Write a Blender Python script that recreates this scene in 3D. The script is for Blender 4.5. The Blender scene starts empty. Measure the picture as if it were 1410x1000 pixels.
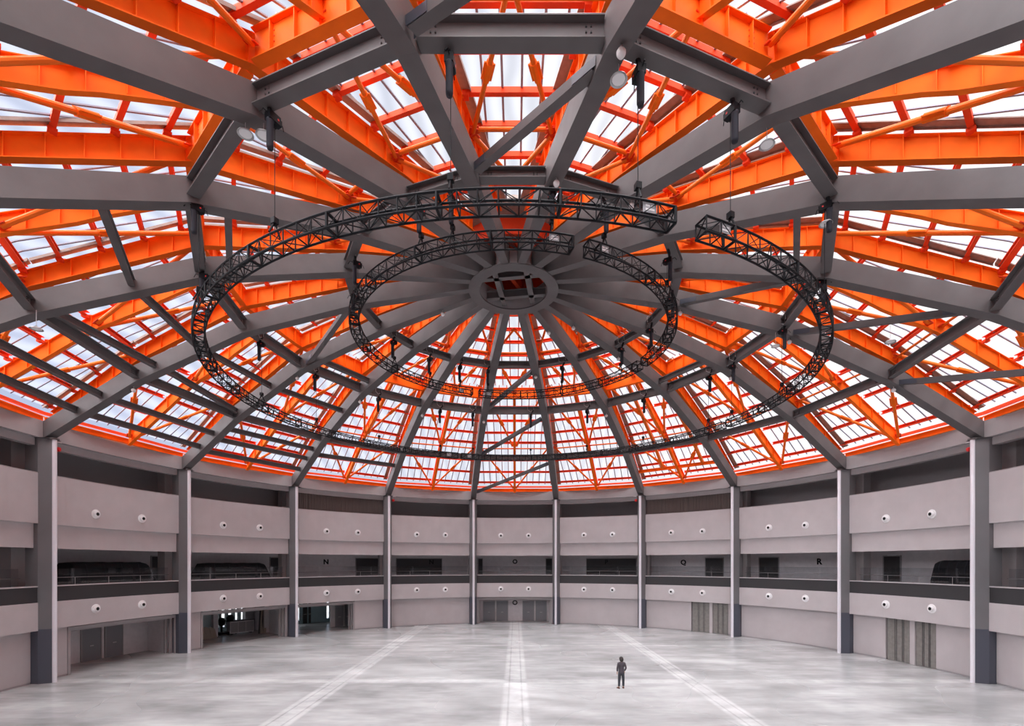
import bpy, math, random
from mathutils import Vector, Matrix
random.seed(7)
S = bpy.context.scene
COL = S.collection
D = math.pi/180
# ------------------------------------------------------------------ camera
CX, CY, CZ, FPX = 0.13, -27.64, 6.86, 660.28
cd = bpy.data.cameras.new('camera'); cam = bpy.data.objects.new('camera', cd); COL.objects.link(cam)
cam.location = (CX, CY, CZ); cam.rotation_euler = (90*D, 0, 0)
cd.sensor_fit = 'HORIZONTAL'; cd.sensor_width = 36; cd.lens = FPX/1410*36
cd.shift_x = -5.28/1410; cd.shift_y = 276/1410; cd.clip_start = .05; cd.clip_end = 500
S.camera = cam
# ------------------------------------------------------------------ sky, sun, exposure
W = bpy.data.worlds.new('world'); S.world = W; W.use_nodes = True
nt = W.node_tree; nt.nodes.clear()
tc = nt.nodes.new('ShaderNodeTexCoord'); sx = nt.nodes.new('ShaderNodeSeparateXYZ')
mr = nt.nodes.new('ShaderNodeMapRange'); mr.inputs[1].default_value = -.75; mr.inputs[2].default_value = .6
rp = nt.nodes.new('ShaderNodeValToRGB')
rp.color_ramp.elements[0].position = 0; rp.color_ramp.elements[0].color = (.50, .57, .78, 1)
rp.color_ramp.elements[1].position = 1; rp.color_ramp.elements[1].color = (1.10, 1.06, 1.07, 1)
e = rp.color_ramp.elements.new(.5); e.color = (.66, .69, .78, 1)
mz = nt.nodes.new('ShaderNodeMapRange'); mz.inputs[1].default_value = -.06; mz.inputs[2].default_value = .03
mx = nt.nodes.new('ShaderNodeMix'); mx.data_type = 'RGBA'; mx.inputs[6].default_value = (.16, .16, .16, 1)
bg = nt.nodes.new('ShaderNodeBackground'); bg.inputs[1].default_value = 1.0
wo = nt.nodes.new('ShaderNodeOutputWorld'); L = nt.links.new
L(tc.outputs['Generated'], sx.inputs[0]); L(sx.outputs[0], mr.inputs[0]); L(mr.outputs[0], rp.inputs[0])
L(sx.outputs[2], mz.inputs[0]); L(mz.outputs[0], mx.inputs[0]); L(rp.outputs[0], mx.inputs[7])
L(mx.outputs[2], bg.inputs[0]); L(bg.outputs[0], wo.inputs[0])
sl = bpy.data.lights.new('sun', 'SUN'); sl.energy = 17; sl.angle = 125*D; sl.color = (1, .985, .99)
so = bpy.data.objects.new('sun', sl); COL.objects.link(so)
so.rotation_euler = Vector((.50, .18, -1)).to_track_quat('-Z', 'Y').to_euler()   # light travels right, away and down
S.view_settings.view_transform = 'Standard'; S.view_settings.look = 'None'
S.view_settings.exposure = 0.0; S.view_settings.gamma = 1; S.view_settings.use_curve_mapping = False

# ------------------------------------------------------------------ materials
def mat(name, col, rough=.6, metal=0, noise=.0, scale=3, spec=.5, bump=0):
    m = bpy.data.materials.new(name); m.use_nodes = True; n = m.node_tree; b = n.nodes['Principled BSDF']
    b.inputs['Base Color'].default_value = (*col, 1); b.inputs['Roughness'].default_value = rough
    b.inputs['Metallic'].default_value = metal; b.inputs['Specular IOR Level'].default_value = spec
    if noise:
        g = n.nodes.new('ShaderNodeNewGeometry'); t = n.nodes.new('ShaderNodeTexNoise'); t.inputs['Scale'].default_value = scale
        t.inputs['Detail'].default_value = 5
        r = n.nodes.new('ShaderNodeMapRange'); r.inputs[1].default_value = .3; r.inputs[2].default_value = .7
        r.inputs[3].default_value = 1-noise; r.inputs[4].default_value = 1+noise
        h = n.nodes.new('ShaderNodeVectorMath'); h.operation = 'SCALE'; h.inputs[0].default_value = col
        n.links.new(g.outputs['Position'], t.inputs['Vector']); n.links.new(t.outputs['Fac'], r.inputs[0])
        n.links.new(r.outputs[0], h.inputs['Scale']); n.links.new(h.outputs[0], b.inputs['Base Color'])
        if bump:
            bp = n.nodes.new('ShaderNodeBump'); bp.inputs['Strength'].default_value = bump
            n.links.new(t.outputs['Fac'], bp.inputs['Height']); n.links.new(bp.outputs[0], b.inputs['Normal'])
    return m
M = dict(
    grey=mat('grey_steel_paint', (.114, .103, .105), .6, spec=.35, noise=.10, scale=1.2),
    orange=mat('orange_steel_paint', (.92, .150, .008), .6, noise=.10, scale=1.0, spec=.12),
    red=mat('red_purlin_paint', (.70, .060, .016), .6, noise=.06, spec=.12),
    tube=mat('orange_tube_paint', (.82, .145, .008), .5, spec=.2),
    brown=mat('brown_gutter_board', (.26, .195, .165), .7, noise=.15, scale=5),
    seam=mat('grey_glazing_bar', (.25, .26, .33), .5),
    wall=mat('warm_grey_panel', (.50, .462, .472), .62, noise=.05, scale=.8),
    cornice=mat('warm_grey_cornice', (.36, .33, .335), .6, noise=.05, scale=.8),
    column=mat('column_grey', (.165, .16, .168), .45, noise=.06, scale=.8),
    base=mat('column_base_blue_grey', (.080, .085, .11), .45),
    nose=mat('bright_metal_strip', (.86, .84, .90), .28, metal=.15),
    band=mat('charcoal_band', (.030, .029, .032), .6),
    black=mat('black_truss_paint', (.004, .0045, .007), .55, spec=.2),
    fabric=mat('black_fabric', (.006, .006, .009), .9),
    soft=mat('dark_blue_grey_bag', (.022, .023, .034), .8),
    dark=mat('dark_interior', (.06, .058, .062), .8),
    room=mat('room_grey', (.72, .68, .70), .75, noise=.05),
    slab=mat('soffit_grey', (.36, .34, .35), .8),
    louver=mat('brown_louver', (.115, .088, .082), .6),
    door=mat('grey_door', (.24, .24, .26), .5),
    glassdoor=mat('olive_grey_door', (.23, .218, .205), .35, noise=.12, scale=5),
    white=mat('white_plastic', (.82, .81, .82), .35),
    rail=mat('pale_rail', (.55, .52, .53), .35, metal=.3),
    lamp=mat('aluminium_shade', (.42, .42, .43), .35, metal=.6),
    alarm=mat('alarm_red', (.75, .02, .02), .4),
    plate=mat('grey_tag_plate', (.35, .35, .37), .5),
    hole=mat('black_void', (.004, .004, .004), .9),
    skin=mat('skin', (.42, .24, .17), .55),
    hair=mat('dark_hair', (.016, .011, .010), .6),
    jacket=mat('charcoal_jacket', (.055, .045, .055), .8, noise=.15, scale=14),
    trousers=mat('dark_trousers', (.030, .032, .040), .8, noise=.15, scale=14),
    shoe=mat('brown_shoes', (.12, .06, .045), .6),
    board=mat('pale_board', (.42, .36, .30), .7),
    teal=mat('teal_grey_wall', (.42, .55, .58), .6, noise=.1, scale=.9),
)
def panel_mat():
    m = bpy.data.materials.new('translucent_roof_sheet'); m.use_nodes = True; n = m.node_tree; n.nodes.clear()
    o = n.nodes.new('ShaderNodeOutputMaterial'); t = n.nodes.new('ShaderNodeBsdfTransparent'); t.inputs[0].default_value = (.97, .97, .98, 1)
    d = n.nodes.new('ShaderNodeBsdfTranslucent'); d.inputs[0].default_value = (.95, .95, .97, 1)
    w = n.nodes.new('ShaderNodeTexWave'); w.inputs['Scale'].default_value = .35; w.inputs['Distortion'].default_value = 3; w.inputs['Detail'].default_value = 2
    g = n.nodes.new('ShaderNodeNewGeometry'); r = n.nodes.new('ShaderNodeMapRange'); r.inputs[3].default_value = .02; r.inputs[4].default_value = .07
    x = n.nodes.new('ShaderNodeMixShader')
    n.links.new(g.outputs['Position'], w.inputs['Vector']); n.links.new(w.outputs['Fac'], r.inputs[0]); n.links.new(r.outputs[0], x.inputs[0])
    n.links.new(t.outputs[0], x.inputs[1]); n.links.new(d.outputs[0], x.inputs[2]); n.links.new(x.outputs[0], o.inputs[0]); return m
M['sheet'] = panel_mat()
def glass_mat(name, tint, gl):
    m = bpy.data.materials.new(name); m.use_nodes = True; n = m.node_tree; n.nodes.clear()
    o = n.nodes.new('ShaderNodeOutputMaterial'); t = n.nodes.new('ShaderNodeBsdfTransparent'); t.inputs[0].default_value = (*tint, 1)
    d = n.nodes.new('ShaderNodeBsdfGlossy'); d.inputs['Roughness'].default_value = .03; x = n.nodes.new('ShaderNodeMixShader'); x.inputs[0].default_value = gl
    n.links.new(t.outputs[0], x.inputs[1]); n.links.new(d.outputs[0], x.inputs[2]); n.links.new(x.outputs[0], o.inputs[0]); return m
M['glass'] = glass_mat('clear_glass', (.90, .92, .93), .07)
M['glassdark'] = glass_mat('smoked_glass', (.62, .63, .66), .05)

def floor_mat():
    m = bpy.data.materials.new('polished_concrete'); m.use_nodes = True; n = m.node_tree; b = n.nodes['Principled BSDF']; K = n.nodes.new; l = n.links.new
    g = K('ShaderNodeNewGeometry'); sp = K('ShaderNodeSeparateXYZ'); l(g.outputs['Position'], sp.inputs[0])
    def math_(op, a, c=None, cl=False):
        q = K('ShaderNodeMath'); q.operation = op; q.use_clamp = cl
        for i, v in enumerate((a, c)):
            if v is None: continue
            if isinstance(v, (int, float)): q.inputs[i].default_value = v
            else: l(v, q.inputs[i])
        return q.outputs[0]
    def noise(sc, stretch, det=6, rough=.6):
        mp = K('ShaderNodeMapping'); mp.inputs['Scale'].default_value = stretch; l(g.outputs['Position'], mp.inputs[0])
        t = K('ShaderNodeTexNoise'); t.inputs['Scale'].default_value = sc; t.inputs['Detail'].default_value = det; t.inputs['Roughness'].default_value = rough
        l(mp.outputs[0], t.inputs['Vector']); return t.outputs['Fac']
    def rng(v, a, c, lo, hi):
        r = K('ShaderNodeMapRange'); r.inputs[1].default_value = a; r.inputs[2].default_value = c; r.inputs[3].default_value = lo; r.inputs[4].default_value = hi
        l(v, r.inputs[0]); return r.outputs[0]
    big = rng(noise(.16, (1, 1.5, 1), 4), .30, .70, .58, 1.14)
    mid = rng(noise(.5, (.45, 1.5, 1), 4, .5), .28, .72, .76, 1.15)
    fine = rng(noise(2.4, (.3, 1.5, 1), 3), .2, .8, .93, 1.07)
    v = math_('MULTIPLY', math_('MULTIPLY', big, mid), fine)
    # service trench strips: pale dusty bands with thin joints on a ten to twelve metre grid
    brk = rng(noise(.9, (1, 1, 1), 6), .35, .6, .40, 1)
    def strip(axis, c0, half):
        d = math_('ABSOLUTE', math_('SUBTRACT', axis, c0))
        body = rng(d, half-.06, half+.10, 1, 0)
        edge = rng(math_('ABSOLUTE', math_('SUBTRACT', d, half*.55)), .02, .07, 1, 0)
        return math_('MULTIPLY', body, brk), edge
    tot = None; ed = None
    for ax, c0, hf in ((0, -10.1, .60), (0, .1, .62), (0, 10.3, .50), (1, .3, .42), (1, 12.4, .22), (1, -11.6, .42)):
        bd, eg = strip(sp.outputs[ax], c0, hf)
        tot = bd if tot is None else math_('MAXIMUM', tot, bd); ed = eg if ed is None else math_('MAXIMUM', ed, eg)
    v = math_('ADD', v, math_('MULTIPLY', tot, .36)); v = math_('SUBTRACT', v, math_('MULTIPLY', ed, .22))
    wear = rng(noise(1.1, (.2, 1.8, 1), 3), .50, .85, 0, .12); v = math_('ADD', v, wear)
    c = K('ShaderNodeVectorMath'); c.operation = 'SCALE'; c.inputs[0].default_value = (.475, .48, .485); l(v, c.inputs['Scale'])
    l(c.outputs[0], b.inputs['Base Color'])
    l(rng(noise(.12, (1, 1, 1), 1), .3, .7, .22, .30), b.inputs['Roughness']); b.inputs['Specular IOR Level'].default_value = .5
    return m
M['floor'] = floor_mat()

# ------------------------------------------------------------------ mesh helpers
class MB:
    def __init__(s): s.v = []; s.f = []; s.mi = []
    def face(s, idx, mi=0): s.f.append(idx); s.mi.append(mi)
    def add(s, vs, fs, mi=0):
        o = len(s.v); s.v += [Vector(p) for p in vs]
        for f in fs: s.face([o+i for i in f], mi)
    def box(s, a, b, mi=0):
        x0, y0, z0 = a; x1, y1, z1 = b
        s.add([(x0,y0,z0),(x1,y0,z0),(x1,y1,z0),(x0,y1,z0),(x0,y0,z1),(x1,y0,z1),(x1,y1,z1),(x0,y1,z1)],
              [(0,3,2,1),(4,5,6,7),(0,1,5,4),(1,2,6,5),(2,3,7,6),(3,0,4,7)], mi)
    def sweep(s, pts, rects, lat=None, mi=0):
        """boxes swept along pts; rects = list of (t0,t1,z0,z1) or functions i->tuple; t along lateral, z vertical"""
        n = len(pts); pts = [Vector(p) for p in pts]
        for rc in rects:
            o = len(s.v)
            for i, p in enumerate(pts):
                if lat is None:
                    d = (pts[min(i+1, n-1)]-pts[max(i-1, 0)]); d.z = 0; t = Vector((d.y, -d.x, 0)).normalized()
                else: t = lat
                r = rc(i) if callable(rc) else rc
                for (tt, zz) in ((r[0], r[2]), (r[1], r[2]), (r[1], r[3]), (r[0], r[3])): s.v.append(p+t*tt+Vector((0, 0, zz)))
            for i in range(n-1):
                a = o+4*i
                for k in range(4): s.face([a+k, a+(k+1) % 4, a+4+(k+1) % 4, a+4+k], mi)
            s.face([o+3, o+2, o+1, o], mi); a = o+4*(n-1); s.face([a, a+1, a+2, a+3], mi)
    def tube(s, pts, r, n=8, mi=0, closed=False, cap=True):
        pts = [Vector(p) for p in pts]; m = len(pts); o = len(s.v)
        for i, p in enumerate(pts):
            d = (pts[(i+1) % m]-pts[i-1]) if closed else (pts[min(i+1, m-1)]-pts[max(i-1, 0)])
            d.normalize(); u = d.cross(Vector((0, 0, 1)))
            if u.length < .05: u = Vector((1, 0, 0))
            u.normalize(); w = u.cross(d); rr = r[i] if isinstance(r, (list, tuple)) else r
            for k in range(n):
                a = 2*math.pi*k/n; s.v.append(p+(u*math.cos(a)+w*math.sin(a))*rr)
        for i in range(m if closed else m-1):
            j = (i+1) % m
            for k in range(n): s.face([o+i*n+k, o+i*n+(k+1) % n, o+j*n+(k+1) % n, o+j*n+k], mi)
        if cap and not closed:
            s.face([o+k for k in range(n)][::-1], mi); s.face([o+(m-1)*n+k for k in range(n)], mi)
    def lathe(s, prof, n=16, c=(0, 0, 0), axis='Z', mi=0):
        o = len(s.v); c = Vector(c)
        for (r, h) in prof:
            for k in range(n):
                a = 2*math.pi*k/n
                if axis == 'Z': s.v.append(c+Vector((r*math.cos(a), r*math.sin(a), h)))
                else: s.v.append(c+Vector((r*math.cos(a), -h, r*math.sin(a))))
        for i in range(len(prof)-1):
            for k in range(n): s.face([o+i*n+k, o+i*n+(k+1) % n, o+(i+1)*n+(k+1) % n, o+(i+1)*n+k], mi)
    def arc(s, f0, f1, r0, r1, z0, z1, n=8, mi=0):
        """annular block, angles in degrees from +Y clockwise"""
        o = len(s.v)
        for i in range(n+1):
            a = (f0+(f1-f0)*i/n)*D; sn, cs = math.sin(a), math.cos(a)
            for (r, z) in ((r0, z0), (r1, z0), (r1, z1), (r0, z1)): s.v.append(Vector((r*sn, r*cs, z)))
        for i in range(n):
            a = o+4*i
            for k in range(4): s.face([a+k, a+(k+1) % 4, a+4+(k+1) % 4, a+4+k], mi)
        s.face([o+3, o+2, o+1, o], mi); a = o+4*n; s.face([a, a+1, a+2, a+3], mi)
    def build(s, name, mats, parent=None, local=False, smooth=False):
        if not isinstance(mats, (list, tuple)): mats = [mats]
        me = bpy.data.meshes.new(name)
        if local: org = Vector((0, 0, 0))
        else:
            lo = [min(v[i] for v in s.v) for i in range(3)]; hi = [max(v[i] for v in s.v) for i in range(3)]
            org = Vector(((lo[0]+hi[0])/2, (lo[1]+hi[1])/2, lo[2]))
        me.from_pydata([v-org for v in s.v], [], s.f)
        for m_ in mats: me.materials.append(M[m_] if isinstance(m_, str) else m_)
        me.polygons.foreach_set('material_index', s.mi)
        if smooth: me.polygons.foreach_set('use_smooth', [True]*len(me.polygons))
        me.update()
        import bmesh
        bm = bmesh.new(); bm.from_mesh(me); bmesh.ops.recalc_face_normals(bm, faces=bm.faces); bm.to_mesh(me); bm.free()
        o = bpy.data.objects.new(name, me); COL.objects.link(o)
        if parent is not None:
            o.parent = parent
            o.location = org if local else org-parent.location
        else: o.location = org
        return o
def tag(o, label=None, cat=None, group=None, kind=None):
    if label: o['label'] = label
    if cat: o['category'] = cat
    if group: o['group'] = group
    if kind: o['kind'] = kind
    return o
def thing(name, label, cat, loc=(0, 0, 0), rz=0, group=None, kind=None):
    o = bpy.data.objects.new(name, None); COL.objects.link(o); o.empty_display_size = .2
    o.location = loc; o.rotation_euler = (0, 0, rz); return tag(o, label, cat, group, kind)
def kids(o): return [c for c in bpy.data.objects if c.parent == o]
def dup(root, loc, rz, label, tree):
    r = root.copy(); COL.objects.link(r); r.location = loc; r.rotation_euler = (0, 0, rz); r['label'] = label
    def rec(items, par):
        for (ob, subs) in items:
            c = ob.copy(); COL.objects.link(c); c.parent = par; rec(subs, c)
    rec(tree, r); return r
def tree_of(o): return [(c, tree_of(c)) for c in kids(o)]
def P(f, r, z=0): return Vector((r*math.sin(f*D), r*math.cos(f*D), z))
def proj(p):
    dy = p[1]-CY
    if dy < .5: return (9e9, 9e9, dy)
    return (710.28+FPX*(p[0]-CX)/dy, 776-FPX*(p[2]-CZ)/dy, dy)
def seen(*pts, m=90):
    """does the segment or set of points show in the photograph (with a margin for small camera moves)"""
    q = []
    for a, b in zip(pts, pts[1:] if len(pts) > 1 else pts):
        for i in range(9): q.append(proj(Vector(a).lerp(Vector(b), i/8)))
    return any(-m < x < 1410+m and -m < y < 1000+m and d > .5 for x, y, d in q)
def phi_at(px, r):
    """azimuth on the circle of radius r, far half, under a picture column"""
    k = (px-710.28)/FPX; best = min((i*.05 for i in range(-2300, 2301)), key=lambda f: abs((r*math.sin(f*D)-CX)/(r*math.cos(f*D)-CY)-k)); return best
ORD = ['zeroth', 'first', 'second', 'third', 'fourth', 'fifth', 'sixth', 'seventh', 'eighth', 'ninth', 'tenth']
def side(k): return 'left' if k < 0 else 'right'
def bay(k):
    if k == 0: return 'far centre bay'
    if abs(k) == 9: return 'nearest overhead bay'
    return f'{ORD[abs(k)]} bay {side(k)} of centre'
def raf(i):      # i = +-1..+-9, azimuth 20*i -+ 10
    return f'{ORD[abs(i)]} rafter {side(i)} of centre'
def rphi(i): return (abs(i)*20-10)*(1 if i > 0 else -1)
BAYS = list(range(-8, 10)); RAFS = [i for i in range(-9, 10) if i]

# ------------------------------------------------------------------ roof profiles (radius -> height)
def interp(tab, r):
    if r <= tab[0][0]: return tab[0][1]
    for (a, b), (c, d) in zip(tab, tab[1:]):
        if r <= c: return b+(d-b)*(r-a)/(c-a)
    return tab[-1][1]
R1, R2, R3, RB = 9.06, 15.49, 21.59, 26.75
GB = [(2.3, 22.60), (R1, 21.62), (R2, 20.02), (R3, 17.24), (26.9, 13.98)]        # grey rafter underside
OB = [(2.3, 23.75), (R1, 22.84), (R2, 21.62), (R3, 18.52), (26.6, 14.90)]       # orange girder underside
OT = [(2.3, 24.40), (R1, 23.62), (R2, 22.50), (R3, 19.20), (26.6, 15.50)]       # orange girder top
PT = [(2.3, 24.75), (R1, 23.97), (R2, 22.84), (R3, 19.52), (26.9, 15.70)]       # roof sheet
c10, s10, t10 = math.cos(10*D), math.sin(10*D), math.tan(10*D)
def gz(r): return interp(GB, r)
def Q(k, d, t, z):
    """bay frame: d along the bay axis, t sideways (clockwise), z up"""
    a = k*20*D; return Vector((d*math.sin(a)+t*math.cos(a), d*math.cos(a)-t*math.sin(a), z))
def lat(k): a = k*20*D; return Vector((math.cos(a), -math.sin(a), 0))
def latf(f): return Vector((math.cos(f*D), -math.sin(f*D), 0))

# ------------------------------------------------------------------ grey rafters
for i in RAFS:
    f = rphi(i); rs = [2.3, 4, 6.5, R1, 11, 13.3, R2, 17.5, 19.5, R3, 23.5, 26.9]
    th = thing('roof_rafter', f'deep grey box-section steel {raf(i)}', 'rafter', P(f, 26.9, gz(26.9)), 0, 'grey steel rafters of the dome')
    mb = MB(); pts = [P(f, r, gz(r)) for r in rs]
    def rc(j, rs=rs):
        w = .20+.09*min(1, max(0, (rs[j]-2.3)/5)); return (-w, w, 0, .96)
    mb.sweep(pts, [rc], latf(f)); mb.build('box_beam', 'grey', th)
    mb = MB(); mb.sweep([P(f, 26.35, 13.98), P(f, 26.8, 13.98)], [(-.2, .2, 0, .1)], latf(f)); mb.build('bearing_plate', 'grey', th)

# ------------------------------------------------------------------ grey ring beams, secondary bars, braces
def ibeam(mb, a, b, w, h, t=.035, gap=0, lt=None):
    a = Vector(a); b = Vector(b); d = (b-a).normalized(); a = a+d*gap; b = b-d*gap
    mb.sweep([a, b], [(-w/2, w/2, 0, t), (-w/2, w/2, h-t, h), (-.02, .02, t, h-t)], lt)
RINGN = {1: (R1, .30, .42, .42), 2: (R2, .34, .42, .60), 3: (R3, .30, .36, .50)}
for ring, (r, lift, w, h) in RINGN.items():
    for k in BAYS:
        a = P(k*20-10, r, gz(r)+lift-.12); b = P(k*20+10, r, gz(r)+lift-.12)
        if not seen(a, b, m=250): continue
        nm = {1: 'inner', 2: 'middle', 3: 'outer'}[ring]
        th = thing('ring_beam', f'grey steel {nm} ring beam between rafters in the {bay(k)}', 'ring beam', (a+b)/2, 0, f'grey {nm} ring beams')
        mb = MB(); ibeam(mb, a, b, w, h, gap=.29); mb.build('beam_section', 'grey', th)
        mb = MB()
        for e_, s_ in ((a, 1), (b, -1)):
            d = (b-a).normalized()*s_; q = e_+d*.62; n = Vector((d.y, -d.x, 0))
            for sg in (1, -1):
                for u in (0, .13):
                    for v in range(3):
                        p = q+d*u+n*sg*.035+Vector((0, 0, .16+v*(h-.3)/2)); mb.box(p-Vector((.018,)*3), p+Vector((.018,)*3))
        mb.build('bolts', 'dark', th)
        if ring == 2 and abs(k) > 4:
            mb = MB(); d = (b-a).normalized(); n = Vector((d.y, -d.x, 0)); up = Vector((0, 0, h+.16))
            mb.tube([a+d*.3+up, b-d*.3+up], .012, 5); mb.tube([a+d*.3+up-n*.15+Vector((0, 0, -.12)), b-d*.3+up-n*.15+Vector((0, 0, -.12))], .022, 5)
            for q in range(5): p = a.lerp(b, (q+.7)/5.4); mb.tube([p+Vector((0, 0, h)), p+up], .012, 5)
            mb.build('safety_line', 'rail', th)
def bar(k, ra, rb, what, w=.26, h=.34, dz=.30, name='cross_bar', cat='cross bar'):
    a = P(k*20-10, ra, gz(ra)+dz); b = P(k*20+10, rb, gz(rb)+dz)
    mb = MB(); ibeam(mb, a, b, w, h, .03, .28)
    o = mb.build(name, 'grey'); tag(o, f'thin grey {what}, {bay(k)}', cat, 'thin grey cross bars between rafters')
for k in (-6, -5, -4, -3): bar(k, 18.1, 18.1, 'cross bar midway between middle and outer rings')
for k in (-5, -4): bar(k, 23.6, 23.6, 'cross bar just below the outer ring'); bar(k, 25.0, 25.0, 'cross bar nearest the cornice')
bar(-3, 22.9, 22.9, 'cross bar just below the outer ring'); bar(-3, 24.0, 24.0, 'cross bar halfway to the cornice'); bar(-3, 25.3, 25.3, 'cross bar nearest the cornice')
bar(-2, 23.4, 23.4, 'cross bar below the outer ring')
bar(-5, 21.3, 20.5, 'slanting bar beside the outer ring beam'); bar(-4, 20.4, 21.3, 'slanting bar beside the outer ring beam')
for k in (-3, 3, -6, 6): bar(k, 14.3, 14.3, 'cross bar just inside the middle ring')
def brace(k, ra, rb, what):
    """from rafter k-.5 at ra to rafter k+.5 at rb, box brace with end plates"""
    fa, fb = k*20-10, k*20+10; a = P(fa, ra, gz(ra)+.12); b = P(fb, rb, gz(rb)+.12); d = (b-a).normalized()
    a2 = a+d*.5; b2 = b-d*.5
    th = thing('diagonal_brace', f'grey diagonal brace {what} in the {bay(k)}', 'diagonal brace', (a+b)/2, 0, 'grey diagonal braces')
    mb = MB(); mb.sweep([a2, b2], [(-.15, .15, 0, .30)]); mb.build('brace_tube', 'grey', th)
    for q, s_ in ((a2, 1), (b2, -1)):
        for t in (-.17, .155): mb = MB(); mb.sweep([q-d*s_*.15, q+d*s_*.8], [(t, t+.015, .02, .28)]); mb.build('splice_plate', 'base', th)
brace(0, R2-.4, R1+.3, 'between middle and inner rings'); brace(0, R3-.4, R2+.4, 'between outer and middle rings'); brace(0, 26.2, R3+.4, 'between cornice and outer ring')
brace(9, R2-.4, R1+.3, 'between middle and inner rings'); brace(9, R3, R2+.4, 'between outer and middle rings')
brace(5, R1+.3, R2-.4, 'between inner and middle rings'); brace(5, R2+.4, R3-.4, 'between middle and outer rings'); brace(5, R3+.4, 26.2, 'between outer ring and cornice')
brace(-4, R1+.3, R2-.4, 'between inner and middle rings')

# ------------------------------------------------------------------ orange girders
stiff_me = None
def stiffener(par, p, rz, h, half=.15):
    global stiff_me
    if stiff_me is None:
        mb = MB(); mb.box((-1, -.012, 0), (-.08, .012, 1)); mb.box((.08, -.012, 0), (1, .012, 1))
        o = mb.build('stiffener', 'orange', None, True); stiff_me = o.data; bpy.data.objects.remove(o)
    o = bpy.data.objects.new('stiffener', stiff_me); COL.objects.link(o); o.parent = par
    o.location = p-par.location; o.rotation_euler = (0, 0, rz); o.scale = (half, 1, h)
def girder(f, rs, zb, zt, fl, lab, cat, group, scale=1, stiff=True, name='orange_girder'):
    """radial I girder at azimuth f; zb/zt functions of radius"""
    pts = [P(f, r, 0) for r in rs]; mid = P(f, rs[len(rs)//2], zb(rs[len(rs)//2]))
    th = thing(name, lab, cat, mid, 0, group); L_ = latf(f)
    mb = MB(); mb.sweep(pts, [lambda j: (-.02, .02, zb(rs[j]), zt(rs[j]))], L_); mb.build('web', 'orange', th)
    mb = MB(); mb.sweep(pts, [lambda j: (-fl, fl, zb(rs[j])-.035, zb(rs[j]))], L_); mb.build('bottom_flange', 'orange', th)
    mb = MB(); mb.sweep(pts, [lambda j: (-fl, fl, zt(rs[j]), zt(rs[j])+.03)], L_); mb.build('top_flange', 'orange', th)
    if stiff:
        r = rs[0]+.5
        while r < rs[-1]-.3:
            p = P(f, r, zb(r))
            if seen(p, m=40) and proj(p)[2] < 46: stiffener(th, p, -f*D, zt(r)-zb(r), fl*.9)
            r += .92
    return th
ob = lambda r: interp(OB, r)
ot = lambda r: interp(OT, r)
for i in RAFS:
    f = rphi(i)
    girder(f, [4.1, 6.5, R1, 12.3, R2, 18.5, R3, 24, 26.55], ob, ot, .17, f'orange plate girder running above the {raf(i)}', 'roof girder', 'orange girders above the rafters')
def mzb(r):     # mid-bay girder hangs lower past its haunch
    x = min(1, max(0, (r-18.2)/.8)); return ot(r)-(.55+.15*x)
for k in BAYS:
    rs = [15.3, 16.5, 18.2, 19.0, 20.3, 21.4, 23, 24.7, 26.25]
    if not seen(P(k*20, 15.3, 22), P(k*20, 26, 15), m=250): continue
    girder(k*20, rs, lambda r: mzb(r/c10), lambda r: ot(r/c10), .125, f'orange mid-bay girder with haunched underside in the {bay(k)}', 'roof girder', 'orange mid-bay girders', name='orange_girder')
# orange ring girders over the middle ring
def holes(mb, p, d, n, z0, z1, cols=3, rows=4):
    for sg in (1, -1):
        for u in range(cols):
            for v in range(rows):
                q = p+d*(u*.09)+n*sg*.03+Vector((0, 0, z0+(z1-z0)*(v+.5)/rows)); mb.box(q-Vector((.013,)*3), q+Vector((.013,)*3))
for k in BAYS:
    a = P(k*20-10, R2, 0); b = P(k*20+10, R2, 0); z0, z1 = ob(R2), ot(R2)
    if not seen(a+Vector((0, 0, z0)), b+Vector((0, 0, z0)), m=250): continue
    th = thing('orange_ring_girder', f'orange ring girder over the middle ring beam, {bay(k)}', 'ring girder', (a+b)/2+Vector((0, 0, z0)), 0, 'orange ring girders')
    d = (b-a).normalized(); a2 = a+d*.2; b2 = b-d*.2; n = Vector((d.y, -d.x, 0))
    mb = MB(); mb.sweep([a2, b2], [(-.02, .02, z0, z1)]); mb.build('web', 'orange', th)
    mb = MB(); mb.sweep([a2, b2], [(-.17, .17, z0-.035, z0)]); mb.build('bottom_flange', 'orange', th)
    mb = MB(); mb.sweep([a2, b2], [(-.17, .17, z1, z1+.03)]); mb.build('top_flange', 'orange', th)
    if abs(k) > 2:
        for q in range(1, 6):
            p = a.lerp(b, q/6)+Vector((0, 0, z0)); stiffener(th, p, -k*20*D+math.pi/2, z1-z0, .15)
        mb = MB(); holes(mb, a+d*.75, d, n, z0+.12, z1-.12); holes(mb, b-d*.95, d, n, z0+.12, z1-.12); mb.build('bolts', 'red', th)
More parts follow.
